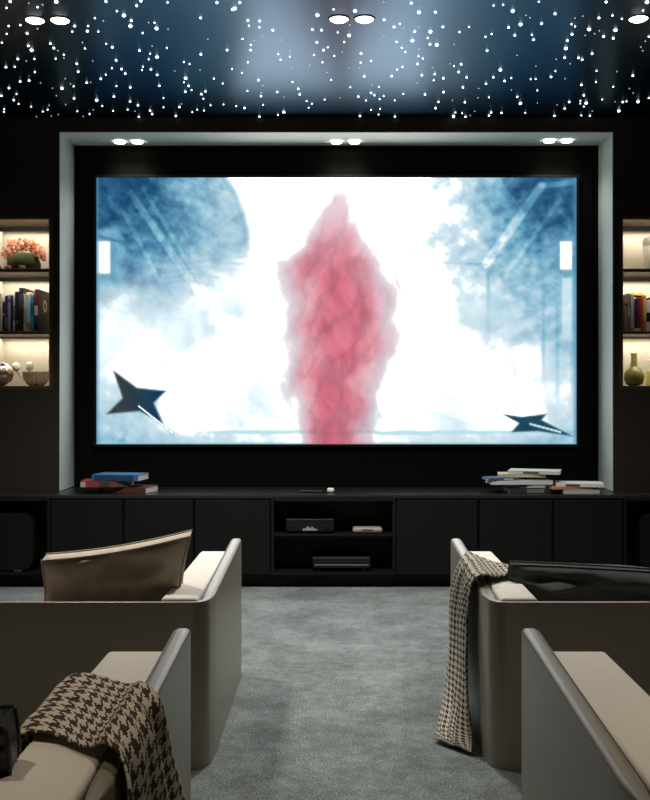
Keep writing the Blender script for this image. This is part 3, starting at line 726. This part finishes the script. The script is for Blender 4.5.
# ------------------------------------------------------------------ throws
def cat(P, t):
    n = len(P)-1; f = min(max(t*n, 0), n-1e-6); i = int(f); u = f-i
    p0, p1, p2, p3 = P[max(0, i-1)], P[i], P[i+1], P[min(n, i+2)]
    return .5*((2*p1)+(p2-p0)*u+(2*p0-5*p1+4*p2-p3)*u*u+(3*p1-p0-3*p2+p3)*u**3)
def throw(label, near, far, mt, fold, out, ns=110, nw=64, amp=.012, waves=4.5, phase=0, uvw=None):
    near = [Vector(p) for p in near]; far = [Vector(p) for p in far]
    for p in near+far:
        if out[0] < 0 and p.z < .6 and p.x > .44: p.x += .011
        if p.z > .57 and abs(p.x) > .46 and not .5 < p.x < .548: p.z -= .012
    bm = bmesh.new(); uvl = bm.loops.layers.uv.new('UVMap'); V = []; UV = []
    acc = 0; prev = None
    for i in range(ns+1):
        s = i/ns; a = cat(near, s); b = cat(far, s); mid = (a+b)/2
        if prev is not None: acc += (mid-prev).length
        prev = mid; rw = []; ru = []
        wd = (b-a).length if s < .8 else wd
        for j in range(nw+1):
            w = j/nw; p = a.lerp(b, w)
            f = fold(s)
            wv = math.sin(w*waves*2*math.pi+phase+s*1.2)*.6+math.sin(w*waves*.53*2*math.pi+2+phase)*.4
            n = mnoise.noise(Vector((s*7, w*5, phase)))
            p = p+Vector(out)*(f*amp*(wv+1)+f*amp*n)+Vector((0, 0, (1-min(1, f))*.009*(n+.6)))
            # hem irregularity
            p.y += .008*mnoise.noise(Vector((s*9, phase+(w > .5), 3)))*abs(2*w-1)
            rw.append(bm.verts.new(p)); ru.append(((w-.5)*wd, acc))
        V.append(rw); UV.append(ru)
    for i in range(ns):
        for j in range(nw):
            f = bm.faces.new((V[i][j], V[i+1][j], V[i+1][j+1], V[i][j+1]))
            for l, (a_, b_) in zip(f.loops, ((i, j), (i+1, j), (i+1, j+1), (i, j+1))): l[uvl].uv = UV[a_][b_]
    o = obj('throw_blanket', bm, mt, None, smooth=180, solid=.005)
    return tag(o, label, 'blanket', 'houndstooth throws')
HT1 = houndstooth('houndstooth_large', .042, (74, 60, 48), (212, 200, 180))
HT2 = houndstooth('houndstooth_small', .024, (52, 44, 36), (206, 196, 178))
throw('large houndstooth throw draped over the arm of the nearest left sofa',
      [(-.642, 1.99, .46), (-.642, 1.975, .53), (-.628, 1.965, .580), (-.55, 1.95, .583), (-.47, 1.88, .586), (-.425, 1.83, .602), (-.384, 1.775, .575), (-.375, 1.74, .47), (-.372, 1.76, .3), (-.372, 1.77, .1)],
      [(-.644, 2.37, .47), (-.644, 2.35, .54), (-.628, 2.34, .585), (-.56, 2.35, .588), (-.47, 2.26, .594), (-.425, 2.17, .612), (-.384, 2.12, .582), (-.378, 2.22, .47), (-.376, 2.36, .28), (-.37, 2.48, .08)],
      HT1, lambda s: .12+1.2*max(0, (s-.55)/.45), (1, 0, 0), amp=.015, waves=3.2, phase=.6, uvw=.46)
throw('small check houndstooth throw hanging from the front right sofa to the carpet',
      [(.672, 3.72, .47), (.668, 3.71, .545), (.645, 3.69, .583), (.60, 3.62, .584), (.535, 3.55, .588), (.512, 3.50, .597), (.472, 3.52, .57), (.458, 3.53, .42), (.456, 3.49, .22), (.456, 3.44, .07), (.452, 3.41, .012)],
      [(.672, 3.82, .47), (.668, 3.82, .545), (.645, 3.84, .585), (.60, 3.88, .59), (.535, 3.92, .605), (.512, 3.90, .615), (.472, 3.88, .59), (.460, 4.06, .42), (.452, 4.04, .22), (.418, 3.86, .09), (.345, 3.54, .016)],
      HT2, lambda s: .1+1.3*max(0, (s-.5)/.5)*(1 if s < .95 else (1-s)*20), (-1, 0, 0), amp=.014, waves=4.2, phase=2.1, uvw=.42)

# ------------------------------------------------------------------ downlights
def downlight(x, y, z, label, power, group, r=.0445, spread=55, size=.04, hot=M['lamp'], bulge=.014):
    t = thing('downlight', label, 'ceiling light', (x, y, z), group=group)
    bm = bmesh.new()
    lathe_p = [(r, -.0035), (r+.008, -.0035), (r+.008, -.0005), (r, -.0005)]
    rings = [[bm.verts.new((a*math.cos(2*math.pi*k/28), a*math.sin(2*math.pi*k/28), b)) for k in range(28)] for a, b in lathe_p]
    for i in range(4):
        A, B = rings[i], rings[(i+1) % 4]
        for k in range(28): bm.faces.new((A[k], A[(k+1) % 28], B[(k+1) % 28], B[k]))
    obj('rim', bm, M['blackmetal'], t)
    bm = bmesh.new(); lathe(bm, [(r-.001, -.0008), (r-.001, -.003), (r*.7, -bulge*.75), (.002, -bulge)], 28); obj('lamp_face', bm, hot, t)
    if power:
        ld = bpy.data.lights.new('spot', 'SPOT'); ld.energy = power; ld.spot_size = R(spread*2); ld.spot_blend = .8; ld.shadow_soft_size = size; ld.color = (1, .97, .93)
        lo = bpy.data.objects.new('downlight_beam', ld); C.objects.link(lo); lo.parent = t; lo.location = (0, 0, -.05)
def onz(p, q, z): Yd = (z-EYE)*F/(390-q); return (p-336)*Yd/F, Yd
P1 = 105
for i, (p, q, lb) in enumerate(((35, 20, 'round ceiling downlight, left lamp of the left pair'), (60, 20, 'round ceiling downlight, right lamp of the left pair'),
                 (339, 19, 'round ceiling downlight, left lamp of the middle pair'), (364.5, 19, 'round ceiling downlight, right lamp of the middle pair'),
                 (638.5, 18.5, 'round ceiling downlight at the upper right picture edge'))):
    x, y = onz(p, q, CZ); downlight(x, y, CZ, lb, P1, 'ceiling downlights')
for i, (p, q, lb) in enumerate(((120.5, 142, 'recess downlight above the screen, left lamp of the left pair'), (138, 142, 'recess downlight above the screen, right lamp of the left pair'),
                 (336.5, 142, 'recess downlight above the screen, left lamp of the middle pair'), (354.5, 142, 'recess downlight above the screen, right lamp of the middle pair'),
                 (548.5, 141, 'recess downlight above the screen, left lamp of the right pair'), (566, 141, 'recess downlight above the screen, right lamp of the right pair'))):
    x, y = onz(p, q, AZ1-.0042); downlight(x, y-.02, AZ1-.012, lb, 3.2, 'recess downlights', r=.038, spread=60, size=.03, bulge=.007)

# room lights behind the camera (more downlights of the same grid)
for x, y, e_ in ((-1.39, 1.8, 62), (.08, 1.8, 46), (1.5, 1.8, 72), (-1.39, -.4, 4), (.08, -.4, 4), (1.5, -.4, 4)):
    ld = bpy.data.lights.new('rear_spot', 'SPOT'); ld.energy = e_; ld.spot_size = R(74); ld.spot_blend = 1; ld.shadow_soft_size = .05; ld.color = (1, .86, .7)
    lo = bpy.data.objects.new('rear_downlight_beam', ld); C.objects.link(lo); lo.location = (x, y, CZ-.05)

# ------------------------------------------------------------------ star ceiling
TIL = {
0: "60,8,2 38,46,1 170,19,0 222,42,1 252,28,0 332,9,3 626,8,2 51,154,1 120,148,1 40,200,1 160,197,2 11,252,1 221,170,0 167,270,2 187,295,3 298,257,2 318,283,2 343,299,0 377,323,1 378,342,0 329,346,1 427,187,1 441,153,2 561,107,1 521,153,1 516,184,2 581,186,1 611,124,0 487,251,0 502,286,1 627,259,1 105,348,2 155,360,0 203,348,1 35,396,2 87,395,1 454,376,2 462,423,2 548,360,0 206,426,1 119,481,2 172,476,2 240,490,0 53,520,2 98,555,1 8,565,2 81,591,2 110,614,1 25,645,1 24,660,1 184,630,1 310,521,0 366,521,3 385,465,0 417,496,0 435,510,1 438,581,2 333,566,0 388,618,0 512,488,2 535,487,0 596,465,2 625,441,1 571,592,3 604,626,1 551,649,0 457,657,1 529,674,1 492,688,0 253,659,1 281,648,1 290,622,0 303,685,0 345,677,0 215,689,0",
110: "183,5,2 157,33,2 41,66,1 82,90,3 126,121,2 121,153,3 340,14,1 632,15,2 535,105,2 228,133,0 263,134,1 275,167,3 193,195,1 343,172,0 14,279,2 174,298,2 249,272,0 336,283,1 237,317,1 278,336,3 229,350,1 578,231,0 537,320,2 36,356,2 11,403,1 68,408,2 90,434,2 195,394,1 189,413,1 242,410,2 279,442,2 383,419,0 437,367,1 470,378,1 532,414,0 447,461,3 437,486,1 465,507,2 445,541,2 482,532,1 38,508,1 120,516,2 291,506,2 23,570,2 119,599,2 165,622,2 104,648,1 148,657,0 18,655,1 316,579,1 316,634,1 237,653,2 249,674,2 171,690,2 423,614,0 410,632,2 389,685,2 564,540,2 540,556,2 552,583,1 594,622,1 515,647,1 486,663,1 555,653,1 614,464,1",
220: "117,14,2 88,48,3 73,56,2 165,120,2 171,151,1 234,123,2 233,161,1 312,178,2 250,211,0 133,230,1 182,264,1 181,295,2 201,240,0 42,295,2 366,236,0 165,368,1 71,409,1 130,430,1 16,493,1 227,473,2 253,505,0 162,537,1 246,548,0 242,568,2 255,619,1 21,617,1 96,627,1 145,638,2 344,319,1 358,352,1 412,301,0 413,335,1 428,484,1 422,400,0 462,524,2 471,557,2 338,543,2 379,575,0 512,597,1 543,613,1 524,636,1 377,661,3 342,679,1 233,689,2 575,88,3 546,174,2 600,177,2 573,250,2 611,295,2 637,279,1 556,325,1 605,368,1 530,385,0 632,428,0 618,588,1",
330: "21,55,1 148,63,3 318,12,0 480,17,2 526,71,3 623,71,2 320,116,2 413,140,1 379,158,2 434,165,0 524,159,0 501,186,2 593,186,3 577,224,1 46,191,1 113,208,3 117,147,0 84,248,1 318,214,0 393,247,1 487,238,3 591,261,2 631,264,3 424,282,1 445,306,1 525,289,0 523,332,1 548,345,1 517,377,2 73,306,0 25,330,1 183,315,2 181,369,1 243,360,1 173,404,0 202,451,2 111,400,0 7,472,1 397,411,1 428,395,1 365,449,2 605,400,0 619,437,2 613,474,1 543,444,2 120,515,1 249,501,0 289,513,1 242,548,2 262,562,2 317,567,1 293,586,1 213,593,1 167,570,2 60,577,0 433,555,1 382,593,1 561,558,2 640,602,2 624,639,2 296,643,1 243,650,1 177,685,2 287,677,1 384,688,2 516,491,0",
440: "17,158,2 115,189,1 171,159,1 317,32,1 373,28,1 430,64,3 584,10,1 508,90,0 532,105,0 476,143,3 405,162,2 305,201,1 269,217,1 442,208,2 600,139,2 543,205,1 553,234,2 85,262,0 278,299,2 456,327,0 59,377,0 83,390,1 125,379,2 110,425,2 20,462,2 158,457,2 357,412,3 315,456,2 381,478,2 421,461,1 272,494,2 135,516,2 21,544,2 229,522,0 536,468,1 565,467,1 567,391,0 575,534,1 456,572,2 475,611,3 422,532,0 147,604,2 74,592,0 224,578,0 289,575,1 91,664,1 80,687,3 131,669,1 149,696,2 179,682,0 205,657,0 302,664,2 290,682,2 363,667,2 504,667,1 576,608,0",
540: "391,11,2 632,11,3 609,62,1 89,80,2 348,105,2 428,91,1 484,111,1 11,138,2 186,143,1 207,156,1 253,95,0 207,107,0 290,172,3 351,182,0 189,202,2 162,239,2 376,215,2 446,177,3 433,226,2 267,209,0 322,199,0 31,212,2 643,216,1 622,243,0 596,278,0 607,300,0 153,285,3 56,310,3 34,294,1 146,340,2 96,350,0 178,377,0 308,316,2 228,341,2 249,352,2 91,420,1 65,454,2 149,465,0 334,419,1 455,423,0 549,446,2 331,484,1 245,501,2 433,513,1 528,523,0 551,549,0 368,588,1 259,563,2 239,595,1 238,611,1 273,608,3 259,629,1 173,602,2 146,641,2 27,621,1 102,620,0 244,682,1 85,684,2 295,684,2 309,657,0 466,655,3 489,603,2 511,599,1 443,602,0 579,600,3 642,579,1",
}
S = []
for off, txt in TIL.items():
    for tok in txt.split():
        a, b, c = map(int, tok.split(',')); p, q = off+a/5.909, b/5.909
        if off == 540 and p < 550: continue
        S.append((p, q, c))
smesh = []
for k, r in enumerate((.0028, .0042, .006, .0088)):
    bm = bmesh.new(); bmesh.ops.create_icosphere(bm, subdivisions=2, radius=r)
    me_ = bpy.data.meshes.new('star_light'); bm.to_mesh(me_); bm.free()
    for p_ in me_.polygons: p_.use_smooth = True
    me_.materials.append(M['star'] if k else M['star_dim']); smesh.append(me_)
S.sort(key=lambda s: -s[2])
def starpos(p, q):
    q = min(q, 117.2); x, y = onz(p, q, CZ-.001); return x, min(y, WF-.02), CZ-.001
for p, q, c in S[:300]:
    o = bpy.data.objects.new('star_light', smesh[c]); C.objects.link(o); o.location = starpos(p, q); o.scale = (1, 1, 1)
    tag(o, 'tiny white star light in the dark ceiling', 'star light', 'star lights in the ceiling')
if len(S) > 300:
    bm = bmesh.new()
    for p, q, c in S[300:]:
        bmesh.ops.create_icosphere(bm, subdivisions=1, radius=(.003, .0047, .0067, .0095)[c], matrix=Matrix.Translation(starpos(p, q)))
    tag(obj('star_lights_remainder', bm, M['star_dim'], smooth=180), 'faintest pin pricks of light scattered over the dark ceiling', 'star light', kind='stuff').name = 'faint_star_light'

# ------------------------------------------------------------------ world, camera
w = bpy.data.worlds.new('World'); bpy.context.scene.world = w; w.use_nodes = True
w.node_tree.nodes['Background'].inputs[0].default_value = (.02, .022, .025, 1); w.node_tree.nodes['Background'].inputs[1].default_value = .3
cd = bpy.data.cameras.new('Camera'); cam = bpy.data.objects.new('Camera', cd); C.objects.link(cam)
cam.location = (0, 0, EYE); cam.rotation_euler = (R(90), 0, 0)
cd.sensor_fit = 'HORIZONTAL'; cd.sensor_width = 36; cd.lens = 36*F/650
cd.shift_x = -11/650; cd.shift_y = -10/650; cd.clip_start = .05
sc = bpy.context.scene; sc.camera = cam
sc.view_settings.view_transform = 'Standard'; sc.view_settings.look = 'None'; sc.view_settings.gamma = 1; sc.view_settings.exposure = 0
sc.cycles.use_denoising = True; sc.cycles.max_bounces = 8; sc.cycles.sample_clamp_indirect = 4
